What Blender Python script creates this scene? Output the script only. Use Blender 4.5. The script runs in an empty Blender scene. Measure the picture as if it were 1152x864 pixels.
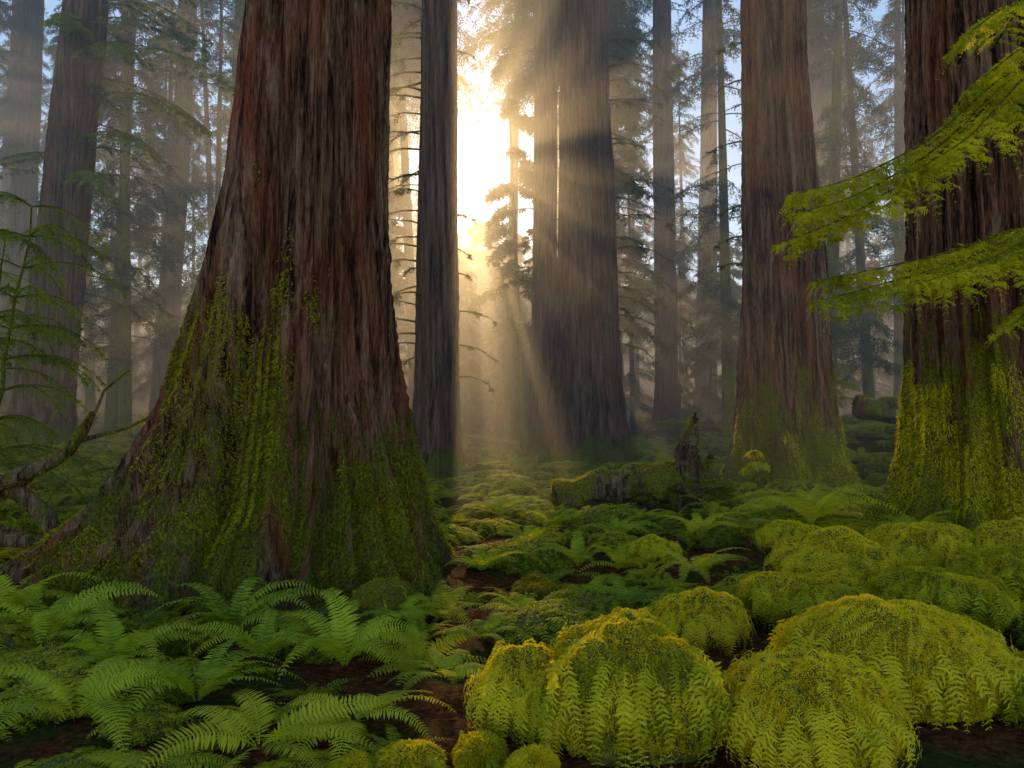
import bpy, math, numpy as np
from mathutils import Vector
rng = np.random.default_rng(7)
scene = bpy.context.scene
scene.view_settings.view_transform = 'Standard'
scene.view_settings.look = 'None'
scene.view_settings.exposure = 0
scene.view_settings.gamma = 1

# ------------------------------------------------------------------ noise
def _h(ix, iy, iz, s):
    h = (ix.astype(np.int64)*374761393 + iy.astype(np.int64)*668265263 + iz.astype(np.int64)*1274126177 + s*974711) & 0xffffffff
    h = ((h ^ (h >> 13)) * 1274126177) & 0xffffffff
    h = ((h ^ (h >> 16)) * 1103515245) & 0xffffffff
    h = h ^ (h >> 15)
    return (h & 0xffffff) / float(0xffffff) * 2 - 1
def vn(x, y, z=0.0, s=0):
    x, y, z = np.broadcast_arrays(np.asarray(x, float), np.asarray(y, float), np.asarray(z, float))
    ix, iy, iz = np.floor(x), np.floor(y), np.floor(z)
    fx, fy, fz = x-ix, y-iy, z-iz
    fx, fy, fz = [f*f*f*(f*(f*6-15)+10) for f in (fx, fy, fz)]
    r = 0
    for a in (0, 1):
        for b in (0, 1):
            for c in (0, 1):
                w = (fx if a else 1-fx)*(fy if b else 1-fy)*(fz if c else 1-fz)
                r = r + w*_h(ix+a, iy+b, iz+c, s)
    return r
def fbm(x, y, z=0.0, o=3, s=0):
    r = 0; a = 1.0
    for i in range(o):
        r = r + a*vn(np.asarray(x)*2**i, np.asarray(y)*2**i, np.asarray(z)*2**i, s+i*17); a *= .5
    return r
def sstep(t):
    t = np.clip(t, 0, 1); return t*t*(3-2*t)

# ------------------------------------------------------------------ mesh helpers
def mesh_from(name, V, F, mat=None, smooth=True, mats=None, midx=None):
    V = np.asarray(V, np.float32).reshape(-1, 3); F = np.asarray(F, np.int32)
    k = F.shape[1]
    me = bpy.data.meshes.new(name)
    me.vertices.add(len(V)); me.vertices.foreach_set('co', V.ravel())
    me.loops.add(F.size); me.loops.foreach_set('vertex_index', F.ravel())
    me.polygons.add(len(F)); me.polygons.foreach_set('loop_start', np.arange(0, F.size, k, dtype=np.int32))
    for m in (mats or [mat]): me.materials.append(m)
    if midx is not None: me.polygons.foreach_set('material_index', np.asarray(midx, np.int32))
    me.polygons.foreach_set('use_smooth', np.full(len(F), smooth))
    me.update(calc_edges=True); me.validate()
    return me
def obj(name, me, loc=(0, 0, 0), parent=None, link=True):
    o = bpy.data.objects.new(name, me); o.location = loc
    if link: scene.collection.objects.link(o)
    if parent is not None: o.parent = parent
    return o
class Acc:
    def __init__(s): s.V = []; s.F = []; s.M = []; s.n = 0
    def add(s, V, F, m=0):
        if len(V) == 0: return
        s.V.append(V); s.F.append(F+s.n); s.M.append(np.full(len(F), m)); s.n += len(V)
    def mesh(s, name, mats, smooth=True):
        return mesh_from(name, np.concatenate(s.V), np.concatenate(s.F), mats=mats, midx=np.concatenate(s.M), smooth=smooth)

def norm(v): return v/np.maximum(np.linalg.norm(v, axis=-1, keepdims=True), 1e-9)
def resamp(P, n):
    P = np.asarray(P, float); t = np.linspace(0, 1, len(P)); 
    u = np.linspace(0, 1, n)
    if len(P) > 3:
        out = np.stack([np.interp(np.linspace(0, 1, n*4), t, P[:, k]) for k in range(3)], 1)
        ker = max(3, n//2) | 1
        pad = np.concatenate([np.repeat(out[:1], ker//2, 0), out, np.repeat(out[-1:], ker//2, 0)])
        c = np.cumsum(np.concatenate([np.zeros((1, 3)), pad]), 0); sm = (c[ker:]-c[:-ker])/ker
        return np.stack([np.interp(u, np.linspace(0, 1, n*4), sm[:, k]) for k in range(3)], 1)
    return np.stack([np.interp(u, t, P[:, k]) for k in range(3)], 1)
def tube(P, r0, r1, sides=6, rough=0.0, s=0, pw=1.0):
    P = np.asarray(P, float); n = len(P); T = norm(np.gradient(P, axis=0))
    ref = np.array([0.31, 0.22, 0.92]); A = norm(np.cross(T, ref)); B = np.cross(T, A)
    t = np.linspace(0, 1, n)[:, None]; r = r0+(r1-r0)*t**pw
    th = np.linspace(0, 2*np.pi, sides, endpoint=False)[None]
    C, S = np.cos(th), np.sin(th)
    if rough: r = r*(1+rough*fbm(C*1.3+s, S*1.3, t*n*0.12, 3, s))
    V = P[:, None]+(r*C)[..., None]*A[:, None]+(r*S)[..., None]*B[:, None]
    i = np.arange(n-1)[:, None]*sides; j = np.arange(sides)[None]; k = (j+1) % sides
    F = np.stack([i+j, i+k, i+sides+k, i+sides+j], -1).reshape(-1, 4)
    return V.reshape(-1, 3), F
def frond(P, N, L, w, prof=None, ang=0.5, droop=.35, kite=False, jit=.12, stem=0.0):
    n = len(P); T = norm(np.gradient(P, axis=0)); S = norm(np.cross(T, N)); N = np.cross(S, T)
    t = np.linspace(0, 1, n)
    if prof is None: prof = np.sin(np.pi*np.clip(t*.93+.07, 0, 1)**.75)**.7
    l = L*prof
    out = []; 
    for sgn in (-1, 1):
        a = ang+rng.normal(0, jit, n)
        d = sgn*S*np.cos(a)[:, None]+T*np.sin(a)[:, None]
        d = d+N*rng.normal(0, jit, n)[:, None]
        ll = (l*(1+rng.normal(0, jit*.6, n)))[:, None]
        wT = T*w*np.clip(prof, .3, 1)[:, None]*.5
        if kite:
            out.append(np.stack([P-wT*.2, P+d*ll*.45-wT, P+d*ll-N*droop*ll*.5, P+d*ll*.45+wT], 1))
        else:
            m = P+d*ll*.5-N*droop*.1*ll; e = P+d*ll-N*droop*.55*ll
            out.append(np.stack([P-wT*.6, P+wT*.6, m-wT, m+wT, e-wT*.15, e+wT*.15], 1))
    V = np.concatenate(out)
    k = V.shape[1]; b = np.arange(len(V))[:, None]*k
    F = b+np.array([[0, 1, 2, 3]]) if kite else np.concatenate([b+np.array([[0, 1, 3, 2]]), b+np.array([[2, 3, 5, 4]])])
    V = V.reshape(-1, 3)
    if stem > 0:
        c = np.linspace(1, .25, n)[:, None]*stem
        V2 = np.concatenate([P-S*c+N*.001, P+S*c+N*.001]); i = np.arange(n-1)
        F2 = np.stack([i, i+1, i+n+1, i+n], 1)+len(V)
        V = np.concatenate([V, V2]); F = np.concatenate([F, F2])
    return V, F
def arc(az, L, e0, e1, n, bend=0.0):
    s = np.linspace(0, 1, n); e = e0+(e1-e0)*s**1.1; a = az+bend*s
    d = np.stack([np.cos(a)*np.cos(e), np.sin(a)*np.cos(e), np.sin(e)], 1)*L/n
    P = np.cumsum(d, 0)-d[0]
    N = np.stack([-np.cos(a)*np.sin(e), -np.sin(a)*np.sin(e), np.cos(e)], 1)
    return P, N
def blades(Pts, Nrm, ln, w, grav=.3, spread=.6):
    n = len(Pts); d = norm(Nrm+rng.normal(0, spread, (n, 3))); 
    l = ln*rng.uniform(.5, 1.4, n)[:, None]; s = norm(np.cross(d, rng.normal(0, 1, (n, 3))))*w*rng.uniform(.6, 1.3, n)[:, None]
    m = Pts+d*l*.5; e = Pts+d*l-np.array([0, 0, 1])*grav*l
    V = np.stack([Pts-d*l*.1, m+s, e, m-s], 1).reshape(-1, 3); F = np.arange(4*n).reshape(-1, 4)
    return V, F

# ------------------------------------------------------------------ materials
def newmat(name):
    m = bpy.data.materials.new(name); m.use_nodes = True; nt = m.node_tree; nt.nodes.clear()
    return m, nt, nt.nodes, nt.links
def ramp(nd, stops):
    r = nd.new('ShaderNodeValToRGB'); e = r.color_ramp.elements
    while len(e) < len(stops): e.new(.5)
    for i, (p, c) in enumerate(stops): e[i].position = p; e[i].color = (*c, 1) if len(c) == 3 else c
    return r
def leaf_mat(name, c1, c2, c3, trans=.4, scale=1.5, rough=.75, tboost=1.5):
    m, nt, nd, lk = newmat(name)
    geo = nd.new('ShaderNodeNewGeometry'); oi = nd.new('ShaderNodeObjectInfo')
    nz = nd.new('ShaderNodeTexNoise'); nz.inputs['Scale'].default_value = scale; nz.inputs['Detail'].default_value = 3
    lk.new(geo.outputs['Position'], nz.inputs['Vector'])
    ad = nd.new('ShaderNodeMath'); ad.operation = 'MULTIPLY_ADD'; ad.inputs[1].default_value = .35
    lk.new(oi.outputs['Random'], ad.inputs[0]); 
    sb = nd.new('ShaderNodeMath'); sb.operation = 'SUBTRACT'; sb.inputs[1].default_value = .17
    lk.new(nz.outputs['Fac'], sb.inputs[0]); 
    ri = nd.new('ShaderNodeMath'); ri.operation = 'MULTIPLY_ADD'; ri.inputs[1].default_value = .22
    lk.new(geo.outputs['Random Per Island'], ri.inputs[0]); lk.new(sb.outputs[0], ri.inputs[2])
    lk.new(ri.outputs[0], ad.inputs[2])
    r = ramp(nd, [(.3, c1), (.52, c2), (.75, c3)]); lk.new(ad.outputs[0], r.inputs[0])
    p = nd.new('ShaderNodeBsdfPrincipled'); p.inputs['Roughness'].default_value = rough; p.inputs['Specular IOR Level'].default_value = .1
    lk.new(r.outputs[0], p.inputs['Base Color'])
    tr = nd.new('ShaderNodeBsdfTranslucent'); mu = nd.new('ShaderNodeMixRGB'); mu.blend_type = 'MULTIPLY'; mu.inputs[0].default_value = 1
    mu.inputs[2].default_value = (tboost*1.1, tboost, tboost*.35, 1); lk.new(r.outputs[0], mu.inputs[1]); lk.new(mu.outputs[0], tr.inputs[0])
    mx = nd.new('ShaderNodeMixShader'); mx.inputs[0].default_value = trans
    lk.new(p.outputs[0], mx.inputs[1]); lk.new(tr.outputs[0], mx.inputs[2])
    o = nd.new('ShaderNodeOutputMaterial'); lk.new(mx.outputs[0], o.inputs[0]); return m
def bark_mat(name, moss_h=1.5, c=((.018, .009, .006), (.19, .088, .052), (.44, .27, .175)), red=(.38, .085, .035), mossk=1.0, mcol=((.06, .07, .008), (.28, .28, .02)), mr=(.55, .66), mz=.3):
    m, nt, nd, lk = newmat(name)
    tc = nd.new('ShaderNodeTexCoord'); mp = nd.new('ShaderNodeMapping'); mp.inputs['Scale'].default_value = (1, 1, .055)
    lk.new(tc.outputs['Object'], mp.inputs[0])
    n1 = nd.new('ShaderNodeTexNoise'); n1.inputs['Scale'].default_value = 10; n1.inputs['Detail'].default_value = 9; n1.inputs['Roughness'].default_value = .7
    lk.new(mp.outputs[0], n1.inputs['Vector'])
    mp2 = nd.new('ShaderNodeMapping'); mp2.inputs['Scale'].default_value = (1, 1, .12); lk.new(tc.outputs['Object'], mp2.inputs[0])
    n4 = nd.new('ShaderNodeTexNoise'); n4.inputs['Scale'].default_value = 55; n4.inputs['Detail'].default_value = 6; lk.new(mp2.outputs[0], n4.inputs['Vector'])
    hm = nd.new('ShaderNodeMath'); hm.operation = 'MULTIPLY_ADD'; hm.inputs[1].default_value = .36; lk.new(n4.outputs['Fac'], hm.inputs[0]); lk.new(n1.outputs['Fac'], hm.inputs[2])
    r1 = ramp(nd, [(.57, c[0]), (.67, c[1]), (.83, c[2])]); lk.new(hm.outputs[0], r1.inputs[0])
    n2 = nd.new('ShaderNodeTexNoise'); n2.inputs['Scale'].default_value = 1.1; n2.inputs['Detail'].default_value = 4
    mp3 = nd.new('ShaderNodeMapping'); mp3.inputs['Scale'].default_value = (1.6, 1.6, .35); lk.new(tc.outputs['Object'], mp3.inputs[0]); lk.new(mp3.outputs[0], n2.inputs['Vector'])
    rr = ramp(nd, [(.5, (0, 0, 0)), (.68, (.75, .75, .75))]); lk.new(n2.outputs['Fac'], rr.inputs[0])
    mrr = nd.new('ShaderNodeMixRGB'); lk.new(rr.outputs[0], mrr.inputs[0]); lk.new(r1.outputs[0], mrr.inputs[1])
    rm = nd.new('ShaderNodeMixRGB'); rm.blend_type = 'MULTIPLY'; rm.inputs[0].default_value = .8; rm.inputs[1].default_value = (*red, 1)
    r1b = ramp(nd, [(.5, (.05, .05, .05)), (.75, (1, 1, 1))]); lk.new(hm.outputs[0], r1b.inputs[0]); lk.new(r1b.outputs[0], rm.inputs[2]); lk.new(rm.outputs[0], mrr.inputs[2])
    # moss
    sp = nd.new('ShaderNodeSeparateXYZ'); lk.new(tc.outputs['Object'], sp.inputs[0])
    mh = nd.new('ShaderNodeMapRange'); mh.inputs[1].default_value = 0; mh.inputs[2].default_value = moss_h*2; mh.inputs[3].default_value = .34*mossk; mh.inputs[4].default_value = -.16
    lk.new(sp.outputs[2], mh.inputs[0])
    n3 = nd.new('ShaderNodeTexNoise'); n3.inputs['Scale'].default_value = 2.2; n3.inputs['Detail'].default_value = 8; n3.inputs['Roughness'].default_value = .7
    mp4 = nd.new('ShaderNodeMapping'); mp4.inputs['Scale'].default_value = (1, 1, mz); lk.new(tc.outputs['Object'], mp4.inputs[0]); lk.new(mp4.outputs[0], n3.inputs['Vector'])
    am = nd.new('ShaderNodeMath'); am.operation = 'ADD'; lk.new(mh.outputs[0], am.inputs[0]); lk.new(n3.outputs['Fac'], am.inputs[1])
    rmk = ramp(nd, [(mr[0], (0, 0, 0)), (mr[1], (1, 1, 1))]); lk.new(am.outputs[0], rmk.inputs[0])
    n5 = nd.new('ShaderNodeTexNoise'); n5.inputs['Scale'].default_value = 38; n5.inputs['Detail'].default_value = 6; lk.new(tc.outputs['Object'], n5.inputs['Vector'])
    rc = ramp(nd, [(.35, mcol[0]), (.65, mcol[1])]); lk.new(n5.outputs['Fac'], rc.inputs[0])
    mm = nd.new('ShaderNodeMixRGB'); lk.new(rmk.outputs[0], mm.inputs[0]); lk.new(mrr.outputs[0], mm.inputs[1]); lk.new(rc.outputs[0], mm.inputs[2])
    hh = nd.new('ShaderNodeMath'); hh.operation = 'MULTIPLY_ADD'; hh.inputs[1].default_value = .35; lk.new(rmk.outputs[0], hh.inputs[0])
    hb = nd.new('ShaderNodeMath'); hb.operation = 'MULTIPLY_ADD'; hb.inputs[1].default_value = .25; lk.new(n5.outputs['Fac'], hb.inputs[0]); lk.new(hm.outputs[0], hb.inputs[2]); lk.new(hb.outputs[0], hh.inputs[2])
    bp = nd.new('ShaderNodeBump'); bp.inputs['Strength'].default_value = 1; bp.inputs['Distance'].default_value = .16; lk.new(hh.outputs[0], bp.inputs['Height'])
    p = nd.new('ShaderNodeBsdfPrincipled'); p.inputs['Roughness'].default_value = .85; p.inputs['Specular IOR Level'].default_value = .15
    lk.new(mm.outputs[0], p.inputs['Base Color']); lk.new(bp.outputs[0], p.inputs['Normal'])
    o = nd.new('ShaderNodeOutputMaterial'); lk.new(p.outputs[0], o.inputs[0]); return m

BARK = bark_mat('redwood_bark', 2.2, mossk=.5, mz=.22)
BARKG = bark_mat('redwood_bark_mossy', 2.2, mossk=.75, mcol=((.1, .105, .01), (.38, .36, .02)))
BARKF = bark_mat('redwood_bark_far', .7, c=((.02, .013, .01), (.16, .085, .055), (.32, .21, .145)), red=(.26, .09, .05))
TWIG = bark_mat('twig_bark', 30, c=((.012, .01, .008), (.04, .03, .02), (.07, .055, .04)), mossk=.7)
LOGM = bark_mat('mossy_log', 8, c=((.03, .018, .012), (.2, .12, .075), (.45, .32, .2)), mossk=.2, mcol=((.1, .11, .008), (.36, .35, .02)), mr=(.52, .6))
FERN = leaf_mat('fern_green', (.11, .18, .015), (.25, .35, .025), (.43, .5, .035), .4)
FERNB = leaf_mat('fern_bright', (.22, .29, .02), (.42, .46, .03), (.58, .58, .04), .4)
HEAP = leaf_mat('undergrowth_green', (.09, .13, .012), (.25, .3, .02), (.5, .49, .025), .4, scale=.7)
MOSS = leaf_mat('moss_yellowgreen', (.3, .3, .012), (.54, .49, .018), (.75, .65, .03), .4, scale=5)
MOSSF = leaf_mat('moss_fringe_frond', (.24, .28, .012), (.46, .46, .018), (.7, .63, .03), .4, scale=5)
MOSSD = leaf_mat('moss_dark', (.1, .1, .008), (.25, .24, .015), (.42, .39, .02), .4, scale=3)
SPRAY = leaf_mat('conifer_spray', (.27, .29, .015), (.54, .52, .02), (.72, .65, .03), .5, scale=2)
NEED = leaf_mat('needles', (.02, .04, .022), (.04, .07, .03), (.08, .11, .04), .4, scale=.6)
PALE = leaf_mat('pale_leaves', (.07, .11, .025), (.17, .22, .04), (.3, .33, .06), .5, scale=1)

def mound_core_mat():
    m, nt, nd, lk = newmat('mound_core')
    tc = nd.new('ShaderNodeTexCoord'); n = nd.new('ShaderNodeTexNoise'); n.inputs['Scale'].default_value = 30; n.inputs['Detail'].default_value = 8; lk.new(tc.outputs['Object'], n.inputs['Vector'])
    r = ramp(nd, [(.35, (.04, .045, .006)), (.65, (.2, .2, .012))]); lk.new(n.outputs['Fac'], r.inputs[0])
    b = nd.new('ShaderNodeBump'); b.inputs['Distance'].default_value = .03; lk.new(n.outputs['Fac'], b.inputs['Height'])
    p = nd.new('ShaderNodeBsdfPrincipled'); p.inputs['Roughness'].default_value = .95; lk.new(r.outputs[0], p.inputs['Base Color']); lk.new(b.outputs[0], p.inputs['Normal'])
    o = nd.new('ShaderNodeOutputMaterial'); lk.new(p.outputs[0], o.inputs[0]); return m
CORE = mound_core_mat()

# ------------------------------------------------------------------ ground
def gz(x, y):
    x = np.asarray(x, float); y = np.asarray(y, float)
    z = .10*fbm(x*.33, y*.33, 0, 3, 3)*sstep((y-2)/6)+.035*fbm(x*1.7, y*1.7, 0, 3, 9)
    z = z+1.3*sstep((x-6.5)/5)*sstep((y-12)/7)+.6*sstep((-x-8)/6)*sstep((y-10)/10)
    z = z+.22*sstep((x-1.2)/2)*sstep((y-4.2)/2.5)*sstep((12-y)/3)
    z = z+np.maximum(y-62, 0)*.14+np.maximum(y-112, 0)*.14+1.0*fbm(x*.05, y*.05, 0, 2, 5)*sstep((y-30)/30)
    return z
def g1(x, y): return float(gz(x, y))
u = np.linspace(-1, 1, 420); gx = 160*np.sign(u)*np.abs(u)**2.6
v = np.linspace(-.55, 1, 460); gy = 6+210*np.sign(v)*np.abs(v)**2.6
GX, GY = np.meshgrid(gx, gy); GZ = gz(GX, GY)
V = np.stack([GX, GY, GZ], -1).reshape(-1, 3)
i = np.arange(len(gy)-1)[:, None]*len(gx); j = np.arange(len(gx)-1)[None]
F = np.stack([i+j, i+j+1, i+len(gx)+j+1, i+len(gx)+j], -1).reshape(-1, 4)
m, nt, nd, lk = newmat('forest_floor')
geo = nd.new('ShaderNodeNewGeometry')
a = nd.new('ShaderNodeTexNoise'); a.inputs['Scale'].default_value = 22; a.inputs['Detail'].default_value = 9; a.inputs['Roughness'].default_value = .7; lk.new(geo.outputs['Position'], a.inputs['Vector'])
b = nd.new('ShaderNodeTexNoise'); b.inputs['Scale'].default_value = 1.3; b.inputs['Detail'].default_value = 6; lk.new(geo.outputs['Position'], b.inputs['Vector'])
ra = ramp(nd, [(.35, (.02, .01, .006)), (.55, (.16, .055, .02)), (.72, (.4, .15, .05))]); lk.new(a.outputs['Fac'], ra.inputs[0])
rb = ramp(nd, [(.35, (.015, .025, .006)), (.65, (.08, .11, .015))]); lk.new(a.outputs['Fac'], rb.inputs[0])
rm = ramp(nd, [(.48, (0, 0, 0)), (.58, (1, 1, 1))]); lk.new(b.outputs['Fac'], rm.inputs[0])
mx = nd.new('ShaderNodeMixRGB'); lk.new(rm.outputs[0], mx.inputs[0]); lk.new(ra.outputs[0], mx.inputs[1]); lk.new(rb.outputs[0], mx.inputs[2])
bp = nd.new('ShaderNodeBump'); bp.inputs['Distance'].default_value = .06; lk.new(a.outputs['Fac'], bp.inputs['Height'])
p = nd.new('ShaderNodeBsdfPrincipled'); p.inputs['Roughness'].default_value = .95; p.inputs['Specular IOR Level'].default_value = .05; lk.new(mx.outputs[0], p.inputs['Base Color']); lk.new(bp.outputs[0], p.inputs['Normal'])
o = nd.new('ShaderNodeOutputMaterial'); lk.new(p.outputs[0], o.inputs[0])
obj('ground', mesh_from('ground', V, F, m))

# ------------------------------------------------------------------ trunks
def trunk(x, y, prof, H, nr, nz, seed, mat, flute=.11, lob=.28, name='redwood_tree'):
    pr = np.array(prof, float)   # z, r, dx
    s = np.linspace(0, 1, nz); z = -.4+(H+.4)*s**1.7
    r = np.interp(z, pr[:, 0], pr[:, 1]); dx = np.interp(z, pr[:, 0], pr[:, 2])
    k = np.ones(7)/7
    r = np.convolve(np.pad(r, 3, 'edge'), k, 'valid'); dx = np.convolve(np.pad(dx, 3, 'edge'), k, 'valid')
    th = np.linspace(0, 2*np.pi, nr, endpoint=False)
    Z, TH = np.meshgrid(z, th, indexing='ij'); R = r[:, None]; C = np.cos(TH); S = np.sin(TH)
    tw = .05*Z
    C2 = np.cos(TH+tw); S2 = np.sin(TH+tw)
    base = np.exp(-np.maximum(Z, 0)/(1.1*r[0]**.7))
    f1 = 1-2*np.abs(vn(C2*1.7+seed, S2*1.7, Z*.10, seed))**.8
    f2 = 1-2.6*np.abs(vn(C2*5+seed, S2*5, Z*.13, seed+3))**.6
    f3 = 1-2.6*np.abs(vn(C2*13+seed, S2*13, Z*.28, seed+5))**.6
    f4 = vn(C2*30, S2*30, Z*1.0, seed+8)
    f5 = vn(C2*3, S2*3, Z*2.2, seed+11)
    lobes = vn(C*1.5+seed*3, S*1.5, Z*.25, seed+21)+.6*vn(C*3.4+seed, S*3.4, Z*.3, seed+25)
    D = flute*(.5*f1+.45*f2+.24*f3+.07*f4)+base*lob*lobes+.012*f5
    RR = R*(1+D)
    X = RR*C+dx[:, None]; Y = RR*S
    V = np.stack([X, Y, Z], -1).reshape(-1, 3)
    i = np.arange(nz-1)[:, None]*nr; j = np.arange(nr)[None]; kk = (j+1) % nr
    F = np.stack([i+j, i+kk, i+nr+kk, i+nr+j], -1).reshape(-1, 4)
    me = mesh_from(name, V, F, mat)
    o = obj(name, me, (x, y, g1(x, y)))
    G = V.reshape(nz, nr, 3); du = np.roll(G, -1, 1)-np.roll(G, 1, 1); dv = np.gradient(G, axis=0); N = norm(np.cross(du, dv))
    return o, G, N
def fuzz(o, G, N, n, zmax, ln, w, mat, seed, thr=.0, name='moss', spread=.6, zf=.7, na=1.0, hk=.9):
    z = G[:-1, 0, 2]; rows = np.where((z > -.1) & (z < zmax))[0]
    A = np.linalg.norm(np.cross(np.roll(G, -1, 1)[rows]-G[rows], G[rows+1]-G[rows]), axis=-1)
    pz = G[rows]
    mk = na*fbm(pz[..., 0]*1.6+seed, pz[..., 1]*1.6, pz[..., 2]*zf, 4, seed)+(1-2*pz[..., 2]/zmax)*hk
    prb = A*sstep((mk-thr)*2.2); c = prb.ravel(); c = c/c.sum()
    idx = rng.choice(len(c), n, p=c); ri = rows[idx//G.shape[1]]; ci = idx % G.shape[1]
    a, b = rng.random((2, n, 1)); cj = (ci+1) % G.shape[1]
    P = G[ri, ci]*(1-a)*(1-b)+G[ri, cj]*a*(1-b)+G[ri+1, ci]*(1-a)*b+G[ri+1, cj]*a*b
    Vb, Fb = blades(P, N[ri, ci], ln, w, .5, spread)
    obj(name, mesh_from(name, Vb, Fb, mat), parent=o)
A, GA, NA = trunk(-2.5, 8.4, [(-.5, 2.55, -.25), (0, 2.05, -.22), (.4, 1.68, -.1), (.85, 1.4, .05), (1.8, 1.08, .14), (3.2, .84, .25), (4.1, .75, .31), (6, .66, .4), (30, .45, .9)], 34, 900, 520, 11, BARK, .2, .26)
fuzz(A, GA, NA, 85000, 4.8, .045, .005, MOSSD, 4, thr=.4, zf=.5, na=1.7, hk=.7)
G_, GG, NG = trunk(6.1, 9.9, [(-.5, 2.0, -.1), (0, 1.6, 0), (.5, 1.25, 0), (1, 1.08, 0), (2, .98, 0), (4, .95, 0), (30, .7, .2)], 34, 520, 380, 23, BARKG, .16, .2)
fuzz(G_, GG, NG, 50000, 5.0, .05, .005, MOSSF, 9, thr=.6, spread=.9, na=1.6)
B_, GB, NB = trunk(-1.85, 19, [(0, .85, -.05), (.6, .66, 0), (2, .52, .05), (6, .46, .05), (12, .4, .08), (36, .3, .1)], 36, 240, 200, 31, BARKF, .15)
C_, GC, NC = trunk(2.4, 26, [(0, 1.6, 0), (1, 1.35, 0), (3, 1.08, .03), (6, .93, .05), (14, .76, 0), (40, .6, -.1)], 42, 260, 200, 41, BARKF, .13)
D_, GD, ND = trunk(1.3, 32, [(0, .62, -.1), (4, .52, 0), (16, .44, .1), (40, .35, .1)], 42, 140, 140, 51, BARKF)
E_, GE, NE = trunk(8.75, 45, [(0, .85, 0), (3, .62, 0), (20, .55, -.1), (40, .4, -.1)], 44, 120, 140, 61, BARKF)
F_, GF, NF = trunk(6.15, 17.9, [(-.5, 1.75, 0), (0, 1.42, .0), (.7, 1.15, 0), (2, .97, 0), (4, .88, 0), (9.4, .7, -.15), (36, .5, -.3)], 38, 400, 300, 71, BARKG, .14)
fuzz(F_, GF, NF, 14000, 3.0, .06, .007, MOSS, 13, thr=.7)
H_, GH, NH = trunk(-14.2, 24, [(0, 1.1, 0), (1.5, .85, .1), (6, .7, .5), (14, .6, 1.1), (36, .45, 2.4)], 36, 200, 200, 81, BARKF)
I_, GI, NI = trunk(-22, 50, [(0, .9, 0), (3, .68, .1), (20, .58, 1.0), (40, .4, 1.6)], 44, 120, 120, 91, BARKF)
for k, (x, y, r) in enumerate([(-19.5, 55, .95), (-29.5, 47, .8), (-9.6, 58, .8), (19.5, 52, .9), (28, 44, .7), (14.5, 60, .8), (-37, 58, 1.1), (24, 33, .6)]):
    trunk(x, y, [(0, r*1.4, 0), (3, r, .1), (20, r*.8, .5), (40, r*.55, .8)], 44, 80, 90, 100+k, BARKF)

# ------------------------------------------------------------------ bare drooping limbs
def limbs(o, G, zs, az0, azr, Lr, name='limbs', needles=0.0, mat=NEED, r=.03, droop=.5, nsz=.11):
    ac = Acc()
    for z in zs:
        k = np.argmin(np.abs(G[:, 0, 2]-z)); c = G[k].mean(0); rad = np.linalg.norm(G[k, 0]-c)
        az = az0+rng.uniform(-azr, azr); L = rng.uniform(*Lr)
        P, N = arc(az, L, rng.uniform(.0, .35), -droop-rng.uniform(0, .5), 14, rng.uniform(-.5, .5))
        P = P+c+np.array([math.cos(az), math.sin(az), 0])*rad*.8
        P = P+rng.normal(0, .012*L, P.shape)*np.linspace(0, 1, 14)[:, None]
        ac.add(*tube(P, r*rng.uniform(.6, 1.1), .006, 5), 0)
        for q in range(int(L*7)):
            i = rng.integers(3, 13); a2 = az+rng.choice([-1, 1])*rng.uniform(.4, 1.2)
            l2 = rng.uniform(.2, .7)*L*.35
            P2, N2 = arc(a2, l2, -.2, -1.5 if rng.random() < .6 else -.4, 8); P2 = P2+P[i]
            ac.add(*tube(P2, .009, .003, 4), 0)
            if rng.random() < needles:
                ac.add(*frond(resamp(P2, 10), np.tile([[.2, .1, .9]], (10, 1)), nsz, nsz*.33, kite=True, jit=.3), 1)
    obj(name, ac.mesh(name, [TWIG, mat], False), parent=o)
limbs(B_, GB, np.linspace(3, 11.5, 30), math.pi, .9, (1.0, 2.4), needles=.35)
limbs(B_, GB, [2.5, 3.3, 4.1, 5, 5.7, 6.3, 10.6, 11.5], 0, .9, (.5, 1.4), name='limbs_short', needles=.5)
limbs(C_, GC, np.linspace(4, 14, 28), -.1, .8, (1.2, 3.0), needles=.5)
limbs(D_, GD, [7, 7.6, 8.2, 8.8, 9.4, 10, 16.5, 17.2, 18, 18.7, 19.5], 3.14, 1.2, (1.0, 2.6), needles=.9, nsz=.2)
limbs(D_, GD, np.linspace(8, 18, 14), 0, 1.2, (1.0, 2.8), name='limbs_far', needles=.9, nsz=.2)
limbs(F_, GF, np.linspace(5, 10, 8), math.pi, .8, (.8, 1.6), needles=.5)
limbs(E_, GE, np.linspace(6, 25, 30), 0, 3.1, (1, 3), needles=.8)
limbs(I_, GI, np.linspace(6, 25, 26), 0, 3.1, (1, 3), needles=.8)
limbs(H_, GH, np.linspace(4, 14, 22), 0, 1.3, (1.5, 3.6), needles=.9, droop=.7)

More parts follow.
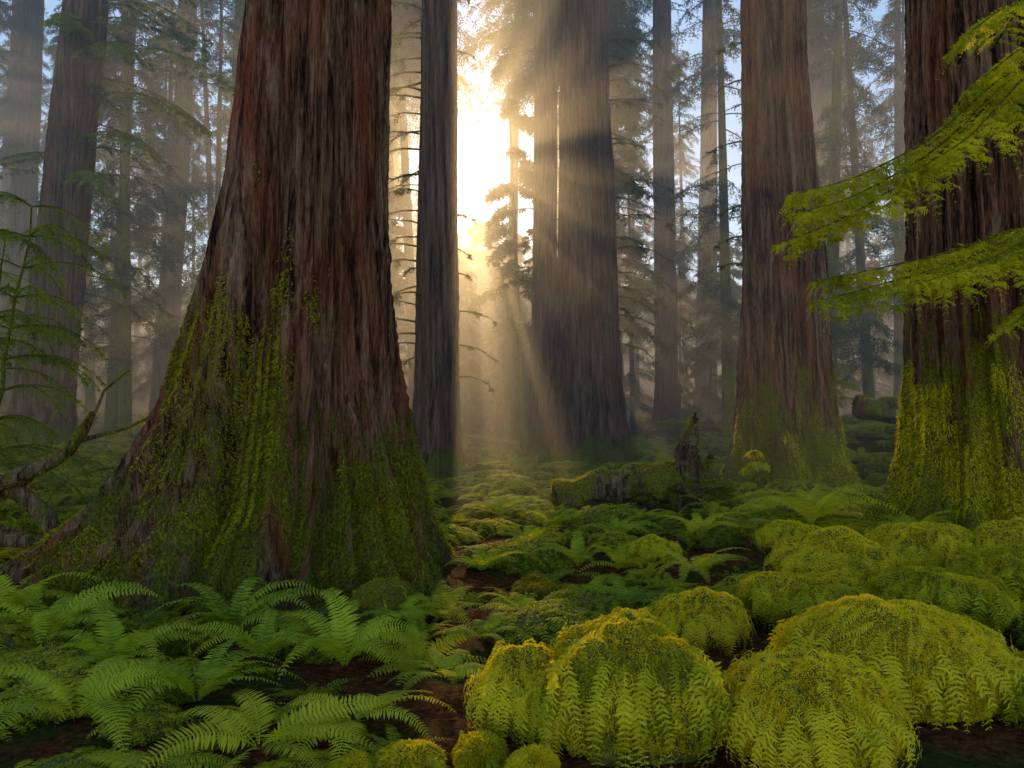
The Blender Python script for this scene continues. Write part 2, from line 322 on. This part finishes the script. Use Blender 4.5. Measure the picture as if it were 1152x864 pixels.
# ------------------------------------------------------------------ sprays
def spray(ac, path, wid, n=26, leaf=.05, lw=.014, nsub=14, droop=.4, r0=.02, kite=False, m=1, sub2=True):
    P = resamp(path, n); T = norm(np.gradient(P, axis=0)); up = np.array([0, 0, 1.])
    S = norm(np.cross(T, up)); ac.add(*tube(P, r0, .003, 5), 0)
    t = np.linspace(0, 1, n); w = wid*np.sin(np.pi*np.clip(t*.85+.12, 0, 1))**.7
    for i in range(2, n):
        for sg in (-1, 1):
            if rng.random() < .08: continue
            L = w[i]*rng.uniform(.6, 1.15); an = rng.uniform(.35, .75)
            d = sg*S[i]*math.cos(an)+T[i]*math.sin(an)
            s = np.linspace(0, 1, nsub)[:, None]
            Q = P[i]+d*L*s-up*(droop*L*s**1.8)+rng.normal(0, .01, 3)*s
            Nn = np.tile(norm(up+rng.normal(0, .25, 3)), (nsub, 1))
            ac.add(*frond(Q, Nn, leaf*(.6+.6*L/wid), lw, prof=np.clip(1.1-s[:, 0]*.8, .2, 1), ang=.75, droop=.3, kite=kite, jit=.2, stem=.0015), m)
            if sub2 and L > .2:
                for q in range(3, nsub-2, 3):
                    for sg2 in (-1, 1):
                        d2 = norm(d*.6+sg2*np.cross(d, up)*.8-up*.15); s2 = np.linspace(0, 1, 8)[:, None]; l2 = L*.33*(1-q/nsub*.6)
                        ac.add(*frond(Q[q]+d2*l2*s2-up*droop*.4*l2*s2**2, np.tile(norm(up+rng.normal(0, .3, 3)), (8, 1)), leaf*.75, lw, ang=.75, kite=kite, jit=.2), m)
ac = Acc()
def rel(path, o, d=(0, 0, 0)): return [tuple(np.array(p)-np.array(o.location)+np.array(d)*(k/len(path))) for k, p in enumerate(path)]
b1 = [(5.9, 9.2, 4.9), (5.0, 7.6, 4.95), (4.2, 6.7, 4.45), (3.5, 6.5, 3.8), (2.8, 6.4, 3.4), (2.2, 6.35, 3.2)]
b2 = [(5.8, 9.2, 3.3), (5.0, 7.6, 3.35), (4.3, 6.7, 3.15), (3.6, 6.4, 2.85), (2.9, 6.3, 2.65), (2.35, 6.25, 2.5)]
for dd, m_, wd in [((0, 0, 0), 6, .66), ((.1, .3, .3), 6, .6), ((.25, -.4, .05), 5, .6), ((-.1, .1, -.25), 6, .5), ((.4, .1, .7), 4, .55)]:
    spray(ac, rel(b1[:m_], G_, dd), wd, 7*m_-6, .062, lw=.02, droop=.8)
for dd, m_, wd in [((0, 0, 0), 6, .55), ((.1, .3, .25), 6, .5), ((.2, -.3, -.05), 5, .5)]:
    spray(ac, rel(b2[:m_], G_, dd), wd, 7*m_-6, .058, lw=.02, droop=.85)
spray(ac, rel([(5.8, 9.2, 2.6), (5.0, 7.4, 2.7), (4.4, 6.6, 2.6), (4.0, 6.2, 2.4), (3.72, 6.0, 2.25)], G_), .35, 24, .05, droop=.7)
spray(ac, rel([(5.5, 9.0, 5.8), (4.9, 7.5, 5.6), (4.3, 6.9, 5.2), (3.8, 6.6, 4.8)], G_), .5, 24, .055, droop=.8)
obj('branch', ac.mesh('branch', [TWIG, SPRAY], False), parent=G_)
def sapling(x, y, h, brs, mat, name, leaf=.06, wid=.4, r=.04, lean=0):
    z0 = g1(x, y); ac = Acc()
    P = np.stack([np.linspace(0, 1, 12)**1.5*lean+rng.normal(0, .02, 12), rng.normal(0, .02, 12), np.linspace(-.1, h, 12)], 1)
    ac.add(*tube(P, r, .01, 7), 0)
    for k in range(brs):
        i = rng.integers(3, 12); az = rng.uniform(0, 6.28); L = h*rng.uniform(.22, .42)
        Q, N = arc(az, L, .5, -.9, 8, rng.uniform(-.4, .4)); spray(ac, Q+P[i], wid*rng.uniform(.5, 1), 14, leaf, leaf*.45, 9, rng.uniform(.5, 1.1), .012, True, 1, False)
    obj(name, ac.mesh(name, [TWIG, mat], False), (x, y, z0))
sapling(-6.9, 10.5, 4.4, 40, PALE, 'sapling_tree', .06, .4, lean=.5)
sapling(-8.0, 12.0, 4.4, 36, PALE, 'sapling_tree', .07, .4, lean=.3)
sapling(-10, 15.0, 4.2, 30, PALE, 'sapling_tree', .08, .5, lean=-.3)
sapling(7.2, 24, 3.0, 26, PALE, 'sapling_tree', .09, .4)
sapling(8.9, 22, 2.4, 20, PALE, 'sapling_tree', .08, .35)
sapling(4.6, 15.2, 1.0, 14, FERNB, 'sapling_tree', .05, .2, .015)
sapling(-5.0, 20, 1.8, 14, PALE, 'sapling_tree', .07, .3, .02)
ac = Acc()
for (z, az, L) in [(9.5, -.5, 4.5), (10.8, -.2, 5.2), (12, -.7, 4.8), (13.2, -.1, 5.0), (14.2, .3, 4.5), (8.2, -.9, 4), (11.5, .5, 4.5), (9, 3.5, 3), (12.6, -1.2, 4.2), (14, -.5, 6), (12.4, 0, 6)]:
    Q, N = arc(az, L, .2, -.75, 14); spray(ac, Q+np.array([.9, 0, z]), .8, 24, .11, .045, 10, 1.0, .03, True, 1, True)
obj('foliage_branches', ac.mesh('foliage_branches', [TWIG, PALE], False), parent=H_)

# ------------------------------------------------------------------ conifers for the backdrop
def conifer(H, R, nb, z0, sl=1.0, per=3, lf=.2):
    ac = Acc(); Pt = np.stack([np.zeros(16), np.zeros(16), np.linspace(-1, H, 16)], 1)
    ac.add(*tube(Pt, .009*H, .03, 8), 0)
    for k in range(nb):
        z = z0+(H-z0)*rng.random()**.9; L = R*max(.12, (1-z/H))**.55*rng.uniform(.5, 1.15); az = rng.uniform(0, 6.28)
        P, N = arc(az, L, rng.uniform(-.1, .3), -.75, 9, rng.uniform(-.3, .3)); P = P+np.array([0, 0, z])
        ac.add(*tube(P, .04, .01, 3), 0)
        for i in range(2, 9):
            for q in range(per):
                l = rng.uniform(.5, 1.15)*sl; a2 = az+rng.choice([-1, 1])*rng.uniform(.2, 1.3)
                Q, N2 = arc(a2, l, -.3, -1.45, 7)
                ac.add(*frond(Q+P[i]+rng.normal(0, .06, 3), N2, lf, .075*lf/.2, kite=True, ang=.7, jit=.35), 1)
    return ac.mesh('conifer', [TWIG, NEED], False)
def proto(name, meshes):
    col = bpy.data.collections.new(name)
    for i, me in enumerate(meshes):
        o = bpy.data.objects.new(f'{name}_{i:02d}', me); col.objects.link(o)
    return col
def scatter(name, col, pts, rots, scls, idx):
    me = bpy.data.meshes.new(name); me.vertices.add(len(pts)); me.vertices.foreach_set('co', np.asarray(pts, np.float32).ravel())
    a = me.attributes.new('rot', 'FLOAT_VECTOR', 'POINT'); a.data.foreach_set('vector', np.asarray(rots, np.float32).ravel())
    a = me.attributes.new('scl', 'FLOAT_VECTOR', 'POINT'); a.data.foreach_set('vector', np.asarray(scls, np.float32).ravel())
    a = me.attributes.new('idx', 'INT', 'POINT'); a.data.foreach_set('value', np.asarray(idx, np.int32))
    ob = obj(name, me)
    ng = bpy.data.node_groups.new(name, 'GeometryNodeTree')
    ng.interface.new_socket('Geometry', in_out='INPUT', socket_type='NodeSocketGeometry'); ng.interface.new_socket('Geometry', in_out='OUTPUT', socket_type='NodeSocketGeometry')
    gi = ng.nodes.new('NodeGroupInput'); go = ng.nodes.new('NodeGroupOutput'); ip = ng.nodes.new('GeometryNodeInstanceOnPoints'); ci = ng.nodes.new('GeometryNodeCollectionInfo')
    ci.inputs['Collection'].default_value = col; ci.inputs['Separate Children'].default_value = True; ci.inputs['Reset Children'].default_value = True
    def na(n, t):
        q = ng.nodes.new('GeometryNodeInputNamedAttribute'); q.data_type = t; q.inputs['Name'].default_value = n; return q.outputs['Attribute']
    L = ng.links.new
    L(gi.outputs[0], ip.inputs['Points']); L(ci.outputs[0], ip.inputs['Instance']); ip.inputs['Pick Instance'].default_value = True
    L(na('idx', 'INT'), ip.inputs['Instance Index']); L(na('rot', 'FLOAT_VECTOR'), ip.inputs['Rotation']); L(na('scl', 'FLOAT_VECTOR'), ip.inputs['Scale'])
    L(ip.outputs[0], go.inputs[0])
    md = ob.modifiers.new('instances', 'NODES'); md.node_group = ng
    return ob
# 3 = young tree, 4 = tall tree with a bare bole and a high crown, 5 = slender tree with few heavy boughs
CON = proto('conifer', [conifer(34, 4.4, 150, 4), conifer(30, 3.8, 130, 2.5), conifer(38, 4.8, 150, 6), conifer(13, 2.8, 90, .8, .8), conifer(38, 6.0, 240, 19.3), conifer(19, 3.9, 26, 6, .8, 6, .3)])
pts = []; ids = []
for _ in range(6000):
    if len(pts) >= 72: break
    y = rng.uniform(34, 92); x = rng.uniform(-.72*y-4, .72*y+4)
    if -6.5 < x+.0536*y < 8.0: continue
    if any((x-q[0])**2+(y-q[1])**2 < 17 for q in pts): continue
    if any(abs(x/y-c) < .035 and y < lim for c, lim in [(.195, 44), (.094, 30)]): continue
    pts.append((x, y, 0)); ids.append(int(rng.choice([0, 0, 1, 1, 2, 2, 3])))
sp = [1.0]*len(pts)
for x, y, q, s_ in [(-6.2, 38, 3, .85), (-3.6, 55, 3, 1.0), (-5.8, 60, 3, 1.1), (-1.2, 62, 3, 1.15), (1.6, 58, 3, 1.0), (3.6, 64, 3, 1.25), (5.4, 52, 3, 1.0), (-7.4, 66, 3, 1.3), (-4.8, 70, 3, 1.2), (-2.8, 76, 3, 1.25), (.2, 74, 3, 1.25), (2.2, 78, 3, 1.3), (-7, 80, 3, 1.4), (-5, 84, 3, 1.35), (-1.2, 84, 3, 1.35), (1, 90, 3, 1.4), (4, 82, 3, 1.4),
                    (-9.8, 80, 1, .8), (8, 78, 1, .8), (-8.6, 45, 1, .8), (-16, 33, 0, 1), (13.5, 34, 0, 1), (17.5, 27, 0, 1), (-23, 30, 0, 1), (9.8, 36, 0, 1), (7.6, 50, 1, .8), (-3, 96, 3, 1.5), (-7, 99, 3, 1.5), (3, 99, 3, 1.5), (-5, 106, 3, 1.6), (0, 108, 3, 1.6), (5, 110, 3, 1.6), (-9, 110, 3, 1.6),
                    (-6.4, 42, 4, 1), (1.6, 42, 4, 1), (4.4, 44, 4, 1.03), (-4.6, 39, 4, .98), (2.8, 37, 4, .93), (-8.8, 50, 4, 1.1), (-.2, 46, 4, 1.16), (6.4, 48, 4, 1.1), (-5.6, 47, 4, 1.12),
                    (.55, 36.5, 5, 1), (-5.6, 36, 5, 1), (4.4, 35, 5, 1), (-2.6, 46, 3, .78), (-.6, 49, 3, .85)]:
    pts.append((x, y, 0)); ids.append(q); sp.append(s_)
pts = np.array(pts); pts[:, 2] = gz(pts[:, 0], pts[:, 1])-.2; n = len(pts)
sc = np.array(sp)[:, None]*rng.uniform(.95, 1.05, n)[:, None]*np.ones((1, 3)); sc[np.array(ids) == 4] = np.array(sp)[np.array(ids) == 4][:, None]
scatter('distant_conifer_trees', CON, pts, np.stack([rng.normal(0, .02, n), rng.normal(0, .02, n), rng.uniform(0, 6.28, n)], 1), sc, ids)

# ------------------------------------------------------------------ ferns & mounds
def fern(nf, L, ang0, leaf, npair=30, flat=.0, lw=None, e1=-.7):
    V = Acc()
    for k in range(nf):
        az = k/nf*6.283*2.4+rng.normal(0, .25); l = L*rng.uniform(.65, 1.1)
        P, N = arc(az, l, ang0+rng.normal(0, .15)-flat, e1+rng.normal(0, .2), npair, rng.normal(0, .25))
        side = norm(np.cross(N, [[math.cos(az), math.sin(az), 0]])); tw = rng.normal(0, .3); N = N+side*tw
        P = P+np.array([math.cos(az), math.sin(az), 0])*.02
        t = np.linspace(0, 1, npair); prof = sstep(t/.22)*.85*(1-t)**.55+.05
        V.add(*frond(P, N, leaf*rng.uniform(.85, 1.15), l/npair*1.1 if lw is None else lw, prof=prof*1.15, ang=.3, droop=.35, jit=.07, stem=.004), 0)
    return V
def mound(rx, ry, h, nb, nfr, bl=.022, bw=.0035, seed=0, leaf=.036, und=.3, top=.3, nfringe=0):
    ac = Acc(); nu, nv = 72, 40
    th = np.linspace(0, 2*np.pi, nu, endpoint=False); ph = np.linspace(0.02, 2.05, nv)
    def surf(ph, th, lift=0.0):
        c, s = np.cos(th), np.sin(th)
        q = np.sin(ph); zz = np.cos(ph)
        rr = 1+.2*vn(c*q*1.4+seed, s*q*1.4, zz*1.4, seed)+.09*vn(c*q*4, s*q*4+seed, zz*4, seed+2)+.04*vn(c*q*11, s*q*11+seed, zz*11, seed+4)
        inner = np.where(ph > 1.45, 1-und*(ph-1.45)*1.6, 1)
        return np.stack([c*(q**.95)*rr*(rx+lift)*inner, s*(q**.95)*rr*(ry+lift)*inner, np.sign(zz)*np.abs(zz)**.9*rr*(h*.8+lift)+h*.2], -1)
    PH, TH = np.meshgrid(ph, th, indexing='ij'); G = surf(PH, TH)
    G[-1, :, 2] = -.15
    i = np.arange(nv-1)[:, None]*nu; j = np.arange(nu)[None]; k = (j+1) % nu
    F = np.stack([i+j, i+nu+j, i+nu+k, i+k], -1).reshape(-1, 4); ac.add(G.reshape(-1, 3), F, 0)
    p = np.arccos(rng.uniform(-.12, 1, nb)); t = rng.uniform(0, 6.283, nb)
    S0 = surf(p, t); C0 = np.array([0, 0, h*.2]); N = norm((S0-C0)/np.array([rx**2, ry**2, h**2]))
    N2 = norm(N+np.stack([np.cos(t)*.5, np.sin(t)*.5, -.6*np.ones(nb)], 1)*np.sin(p)[:, None]*.9)
    ac.add(*blades(S0, N2, bl, bw, .25, .5), 1)
    def fr(a0, a1, t0, lift, hang, lf):
        n = 20; pp = np.linspace(a0, min(a1, 1.95), n); tt = t0+np.linspace(0, rng.normal(0, .2), n)
        Pq = surf(pp, tt, lift)
        Pq = Pq+np.linspace(0, 1, n)[:, None]**2*np.stack([np.cos(tt), np.sin(tt), -.9*np.ones(n)], 1)*hang
        Nq = norm((surf(pp, tt)-C0)/np.array([rx**2, ry**2, h**2])+rng.normal(0, .2, 3))
        tq = np.linspace(0, 1, n); seg = np.linalg.norm(Pq[-1]-Pq[0])/n
        ac.add(*frond(Pq, Nq, lf, seg*.9, prof=sstep(tq/.3)*(1-tq)**.6+.08, ang=.5, droop=.25, jit=.13, stem=.002), 2)
    for q in range(nfr):
        a0 = top+(1.4-top)*rng.random()**.8
        fr(a0, a0+rng.uniform(.35, .7), q/nfr*6.283*3+rng.normal(0, .2), .004+.025*rng.random(), .05*(1 if a0 > .9 else .2)*rng.uniform(0, 1.6), leaf*rng.uniform(.6, 1.3))
    for q in range(nfringe):
        a0 = rng.uniform(.75, 1.15); fr(a0, a0+rng.uniform(.6, .95), q/nfringe*6.283*2+rng.normal(0, .1), rng.uniform(.02, .05), rng.uniform(.02, .1), leaf*rng.uniform(1.3, 1.9))
    return ac
FM = [(.60, 4.05, .44, .42, .58), (.03, 4.2, .19, .2, .42), (.2, 4.0, .15, .18, .36), (1.40, 3.75, .4, .38, .5), (2.2, 4.6, .68, .5, .54),
      (1.36, 5.7, .3, .3, .3), (2.25, 6.1, .5, .42, .36), (3.1, 5.8, .5, .42, .36), (3.9, 6.2, .5, .5, .42), (2.9, 7.2, .5, .45, .4), (3.8, 7.4, .5, .45, .4), (2.95, 4.2, .45, .4, .3),
      (4.6, 7.2, .5, .45, .45), (2.9, 8.3, .35, .3, .26), (1.5, 8.6, .25, .22, .2)]
for k, (x, y, rx, ry, h) in enumerate(FM):
    ar = rx*ry/.18
    ac = mound(rx, ry, h, int(50000*min(ar, 1.9)*(1 if y < 5 else .5)), int((50+60*rx)), seed=k*7+1, bl=.018+.004*(y > 5), bw=.0028+.001*(y > 5), und=.4, nfringe=int(30+60*rx))
    obj('moss_mound', ac.mesh('moss_mound', [CORE, MOSS, MOSSF]), (x, y, g1(x, y)+.02))
for k, (x, y, r) in enumerate([(-.15, 3.75, .12), (-.45, 3.6, .14), (-.7, 3.55, .12), (.1, 3.6, .1), (-1.05, 6.7, .28), (-2.3, 5.6, .2), (.15, 7.1, .13)]):
    ac = mound(r, r, r*1.0, 7000, 14, seed=k*5+60, leaf=.03)
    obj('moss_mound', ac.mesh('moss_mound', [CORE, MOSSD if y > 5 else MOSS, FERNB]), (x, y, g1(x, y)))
FF = [(-1.08, 5.2, .85, .1, 1.3, FERN), (-2.05, 5.9, .85, .095, 1.25, FERN), (-2.5, 5.1, .75, .09, 1.2, FERN), (-3.2, 5.6, .85, .1, 1.2, FERN), (-3.9, 6.3, .85, .1, 1.1, FERN),
      (-1.2, 3.85, .65, .09, .6, FERNB), (-2.2, 4.1, .75, .1, .95, FERN), (-.8, 4.1, .55, .08, .55, FERNB), (-.4, 4.8, .45, .07, .7, FERN), (-1.75, 4.5, .65, .09, 1.1, FERN),
      (-1.65, 5.3, .6, .08, 1.1, FERN), (.68, 8.2, .65, .08, 1.2, FERN), (3.5, 9.4, 1.2, .12, 1.1, FERNB), (1.75, 7.7, .6, .08, .9, FERNB), (.1, 6.4, .55, .07, .9, FERN), (-1.6, 3.6, .5, .08, .4, FERNB),
      (2.75, 3.4, .4, .07, .5, FERN), (3.9, 4.9, .5, .07, .8, FERNB), (4.5, 9.0, .7, .08, 1.0, FERNB), (-.2, 5.7, .5, .07, .9, FERN), (.5, 5.6, .5, .07, .9, FERN), (-.9, 6.4, .5, .07, 1.0, FERN),
      (.95, 6.7, .55, .08, 1.0, FERN), (2.2, 9.4, .7, .08, 1.1, FERNB), (2.8, 10.8, .8, .09, 1.1, FERNB), (.2, 9.4, .7, .08, 1.1, FERN), (1.3, 10.2, .7, .08, 1.1, FERN), (-.3, 8.0, .6, .08, 1.0, FERN), (4.7, 5.9, .7, .08, 1.0, FERNB), (4.1, 10.6, .9, .1, 1.1, FERNB), (.9, 5.0, .4, .06, .9, FERN), (3.4, 4.6, .45, .07, .9, FERNB),
      (.6, 11.6, .8, .09, 1.1, FERN), (-.2, 12.6, .8, .09, 1.1, FERN), (1.9, 12.0, .7, .09, 1.0, FERNB), (3.8, 12.0, .8, .1, 1.0, FERNB), (5.0, 13.4, .9, .1, 1.1, FERNB)]
for k, (x, y, L, leaf, a0, mat) in enumerate(FF):
    V = fern(int(rng.integers(11, 15)), L, a0, leaf*1.1, 32, e1=-.7)
    obj('fern', V.mesh('fern', [mat]), (x, y, g1(x, y)+.08))
protos = []
for k in range(3): protos.append(fern(15, .52, 1.0, .085, 20, e1=-.6).mesh('fern_low', [HEAP]))
def heap(seed, r, h, nfr):
    ac = mound(r, r*.9, h, 1800, 0, bl=.03, bw=.006, seed=seed, und=.1)
    for q in range(nfr):
        az = rng.uniform(0, 6.283); rr = r*rng.random()**.6*.9; L = rng.uniform(.18, .34)
        P, N = arc(az+rng.normal(0, .5), L, rng.uniform(.3, .8), -1.0, 12)
        z = h*math.sqrt(max(0, 1-(rr/r)**2*.9)); P = P+np.array([rr*math.cos(az), rr*math.sin(az), z-.01])
        t = np.linspace(0, 1, 12)
        ac.add(*frond(P, N, .06, L/12*1.1, prof=sstep(t/.25)*(1-t)**.5+.1, ang=.35, jit=.12), 2)
    return ac
for k in range(4): protos.append(heap(200+k*9, .34, .2, 50).mesh('fern_heap', [CORE, HEAP, HEAP]))
for k in range(2): protos.append(mound(.3, .27, .2, 9000, 20, seed=300+k, bl=.025, bw=.004).mesh('moss_lump', [CORE, MOSSD, HEAP]))
ac = Acc()
for q in range(90):
    az = rng.uniform(0, 6.283); rr = .35*math.sqrt(rng.random()); P, N = arc(rng.uniform(0, 6.28), rng.uniform(.08, .16), 1.0, -.2, 6)
    ac.add(*frond(P+np.array([rr*math.cos(az), rr*math.sin(az), 0]), N, .03, .02, ang=.5, kite=True, jit=.3, stem=.0015), 0)
protos.append(ac.mesh('herb_patch', [HEAP]))
UG = proto('undergrowth', protos)
P_, I2, S2 = [], [], []
def blocked(x, y):
    if math.hypot((x+2.6)/1.75, (y-8.4)/1.7) < 1: return True
    if math.hypot(x-6.1, y-9.9) < 1.5 or math.hypot(x-6.15, y-17.9) < 1.2 or math.hypot(x-2.4, y-26) < 1.3: return True
    if .7 < x < 3.8 and 12.6 < y < 14.3: return True
    if fbm(x*.9, y*.9, 0, 2, 77) > .62 and y < 12: return True      # bare needle-litter patches
    for m_ in FM:
        if math.hypot((x-m_[0])/(m_[2]+.12), (y-m_[1])/(m_[3]+.12)) < 1: return True
    for f in FF:
        if math.hypot(x-f[0], y-f[1]) < .3: return True
    return False
for (y0, y1, sp_) in [(3.2, 12, .38), (12, 24, .62), (24, 40, 1.0), (40, 66, 2.4)]:
    y = y0
    while y < y1:
        X = .72*y+1.5; x = -X
        while x < X:
            xx, yy = x+rng.uniform(-.5, .5)*sp_, y+rng.uniform(-.5, .5)*sp_
            near = yy < 4.6
            if not blocked(xx, yy) and rng.random() > (.35 if near and xx > -.3 else .04):
                q = rng.choice(10, p=[.2, .2, .2, .07, .07, .07, .07, .03, .02, .07])
                if xx > -.3 and near: q = rng.choice([9, 9, 8])
                s = sp_/.42*rng.uniform(.6, 1.2)*(1 if sp_ < 1 else .75)
                if near: s *= .75
                P_.append((xx, yy, g1(xx, yy)-.02)); I2.append(q); S2.append((s, s, s*rng.uniform(.7, 1.15)/(sp_/.42)**.25))
            x += sp_
        y += sp_
n = len(P_); scatter('fern_undergrowth', UG, P_, np.stack([rng.normal(0, .1, n), rng.normal(0, .1, n), rng.uniform(0, 6.28, n)], 1), S2, I2)
print('undergrowth', n)

# ------------------------------------------------------------------ logs, stump, roots
def logparts(ac, path, r0, r1, seed, fz=9000, rough=.3, pw=1):
    P = resamp(path, 60); V, F = tube(P, r0, r1, 48, rough, seed, pw); ac.add(V, F, 0)
    G = V.reshape(60, 48, 3); c = P[:, None]; N = norm(G-c)
    w = (np.clip(N[..., 2]-.25, 0, 1)).ravel()+.01; idx = rng.choice(len(w), fz, p=w/w.sum())
    p = G.reshape(-1, 3)[idx]+rng.normal(0, .02, (fz, 3)); ac.add(*blades(p, N.reshape(-1, 3)[idx], .035, .005, .4), 1)
    for e in (0, -1):
        ring = G[e]; cc = ring.mean(0); k = len(ring); Vc = np.concatenate([ring, np.tile(cc, (k, 1))+rng.normal(0, .05, (k, 3))]); i = np.arange(k)
        ac.add(Vc, np.stack([i, (i+1) % k, (i+1) % k+k, i+k], 1), 0)
def log(path, r0, r1, loc, name, seed):
    ac = Acc(); logparts(ac, path, r0, r1, seed, 6000); return obj(name, ac.mesh(name, [LOGM, MOSS]), loc)
log([(-1.5, 0, .22), (-.6, .1, .37), (.2, 0, .48), (.9, .1, .45)], .25, .33, (2.2, 13.6, g1(2.2, 13.6)), 'fallen_log', 5)
ac = Acc()
logparts(ac, [(.1, 0, -.3), (.05, 0, 0), (0, 0, .3), (-.03, 0, .55)], .62, .3, 27, 1200, .7, .6)
logparts(ac, [(-.02, 0, .2), (-.1, 0, .6), (-.2, 0, .95), (-.16, 0, 1.25), (-.05, 0, 1.55)], .24, .02, 21, 700, .5, 2.2)
logparts(ac, [(.2, .05, .1), (.2, .05, .4), (.16, .05, .65), (.2, 0, .9)], .2, .02, 22, 500, .5, 2)
logparts(ac, [(-.3, .05, -.1), (-.26, .05, .2), (-.3, 0, .45), (-.34, 0, .65)], .18, .03, 24, 500, .5, 2)
logparts(ac, [(.2, 0, .2), (.5, -.05, .12), (.8, -.1, .02), (1.1, -.1, -.1)], .2, .06, 25, 700, .4, 1)
obj('broken_stump', ac.mesh('broken_stump', [LOGM, MOSS]), (3.15, 13.5, g1(3.15, 13.5)))
log([(-1.6, .3, 1.0), (-.6, .1, .85), (.6, 0, .6), (1.8, -.2, .5)], .3, .22, (10.3, 20, g1(10.3, 20)-.25), 'fallen_log', 8)
log([(-1.4, .3, .3), (0, .1, .45), (1.5, 0, .3)], .35, .3, (10.8, 18.5, g1(10.8, 18.5)-.25), 'fallen_log', 9)
ac = Acc()
for path, r0, r1 in [([(-.9, 0, .0), (-.5, 0, .75), (0, -.1, 1.05), (.35, 0, 1.25), (.6, 0, 1.7)], .14, .02), ([(-.9, 0, 1.0), (-.3, 0, .95), (.1, 0, .6), (.35, .1, .2), (.9, .1, .0)], .12, .06),
                    ([(-.1, 0, 1.0), (.4, 0, 1.35), (.9, .1, 1.5), (1.4, .1, 1.75)], .035, .006), ([(.5, 0, 1.4), (.7, 0, 1.9), (.95, 0, 2.1)], .02, .005), ([(-.7, .1, .5), (-.1, .1, .3), (.5, .1, .15), (1.1, .2, -.1)], .11, .05)]:
    P = resamp(path, 40); V, F = tube(P, r0, r1, 14, .4, 5); ac.add(V, F, 0)
    k = int(9000*r0); idx = rng.integers(0, len(V), k); nn = norm(V[idx]-P[idx//14]); ac.add(*blades(V[idx]+rng.normal(0, .01, (k, 3)), nn, .035, .004, .4), 1)
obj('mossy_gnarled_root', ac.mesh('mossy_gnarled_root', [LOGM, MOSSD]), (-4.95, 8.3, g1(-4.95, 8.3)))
ac = Acc()
for k in range(70):
    x = rng.uniform(-9, -4.6) if k < 50 else rng.uniform(8, 13); y = rng.uniform(11, 17); z = g1(x, y)
    P, N = arc(rng.uniform(0, 6.28), rng.uniform(.8, 2.2), 1.3, -.3, 12, rng.normal(0, .6)); P = P+rng.normal(0, .02, P.shape)+np.array([x, y, z]); ac.add(*tube(P, .012, .003, 4), 0)
    for q in range(5):
        i = rng.integers(4, 12); P2, N2 = arc(rng.uniform(0, 6.28), rng.uniform(.2, .6), .8, -.6, 7); ac.add(*tube(P2+P[i], .005, .002, 3), 0)
obj('bare_shrub_twigs', ac.mesh('bare_shrub_twigs', [TWIG], False))

# ------------------------------------------------------------------ mist
def mist(name, lo, hi, lobes):
    V = np.array([[x, y, z] for x in (lo[0], hi[0]) for y in (lo[1], hi[1]) for z in (lo[2], hi[2])], float)
    F = np.array([[0, 1, 3, 2], [4, 6, 7, 5], [0, 4, 5, 1], [2, 3, 7, 6], [0, 2, 6, 4], [1, 5, 7, 3]])
    m, nt, nd, lk = newmat(name); prev = None
    for dens, aniso, col in lobes:
        s = nd.new('ShaderNodeVolumeScatter'); s.inputs['Density'].default_value = dens; s.inputs['Anisotropy'].default_value = aniso; s.inputs['Color'].default_value = (*col, 1)
        if prev is None: prev = s.outputs[0]
        else:
            a = nd.new('ShaderNodeAddShader'); lk.new(prev, a.inputs[0]); lk.new(s.outputs[0], a.inputs[1]); prev = a.outputs[0]
    o = nd.new('ShaderNodeOutputMaterial'); lk.new(prev, o.inputs['Volume'])
    obj(name, mesh_from(name, V, F, m, False))
mist('mist', (-70, 11, -3), (70, 60, 19), [(.005, .35, (.8, .93, 1)), (.0095, .68, (1, .93, .85))])
mist('mist_far', (-90, 60.5, -3), (90, 125, 16), [(.012, .3, (.8, .93, 1))])

# ------------------------------------------------------------------ light
EL, AZ = math.radians(18.3), math.radians(-3.07)
sd = Vector((math.sin(AZ)*math.cos(EL), math.cos(AZ)*math.cos(EL), math.sin(EL)))
w = bpy.data.worlds.new('World'); scene.world = w; w.use_nodes = True; nd = w.node_tree.nodes; bg = nd['Background']
sk = nd.new('ShaderNodeTexSky'); sk.sky_type = 'NISHITA'; sk.sun_disc = False; sk.sun_elevation = EL; sk.sun_rotation = AZ; sk.dust_density = .15
w.node_tree.links.new(sk.outputs[0], bg.inputs[0]); bg.inputs[1].default_value = .22
l = bpy.data.lights.new('sun', 'SUN'); l.energy = 5; l.angle = math.radians(.5); l.color = (1, .64, .27)
lo = bpy.data.objects.new('sun_light', l); scene.collection.objects.link(lo); lo.rotation_euler = sd.to_track_quat('Z', 'Y').to_euler(); lo.location = (0, 0, 40)
bpy.ops.mesh.primitive_uv_sphere_add(radius=7, location=Vector((0, 0, 1.6))+sd*520, segments=48, ring_count=24)
s = bpy.context.object; s.name = 'sun'; m, nt, nd, lk = newmat('sun_surface'); e = nd.new('ShaderNodeEmission'); e.inputs[0].default_value = (1, .85, .55, 1); e.inputs[1].default_value = 60
tr = nd.new('ShaderNodeBsdfTransparent'); ad = nd.new('ShaderNodeAddShader'); lk.new(e.outputs[0], ad.inputs[0]); lk.new(tr.outputs[0], ad.inputs[1])
o = nd.new('ShaderNodeOutputMaterial'); lk.new(ad.outputs[0], o.inputs[0]); m.cycles.emission_sampling = 'NONE'; s.data.materials.append(m)

cam = bpy.data.cameras.new('camera'); co = bpy.data.objects.new('camera', cam); scene.collection.objects.link(co)
co.location = (0, 0, 1.6); co.rotation_euler = (math.radians(90+2.43), 0, 0); cam.lens = 28; cam.sensor_width = 36; cam.clip_end = 2000; cam.clip_start = .05
scene.camera = co
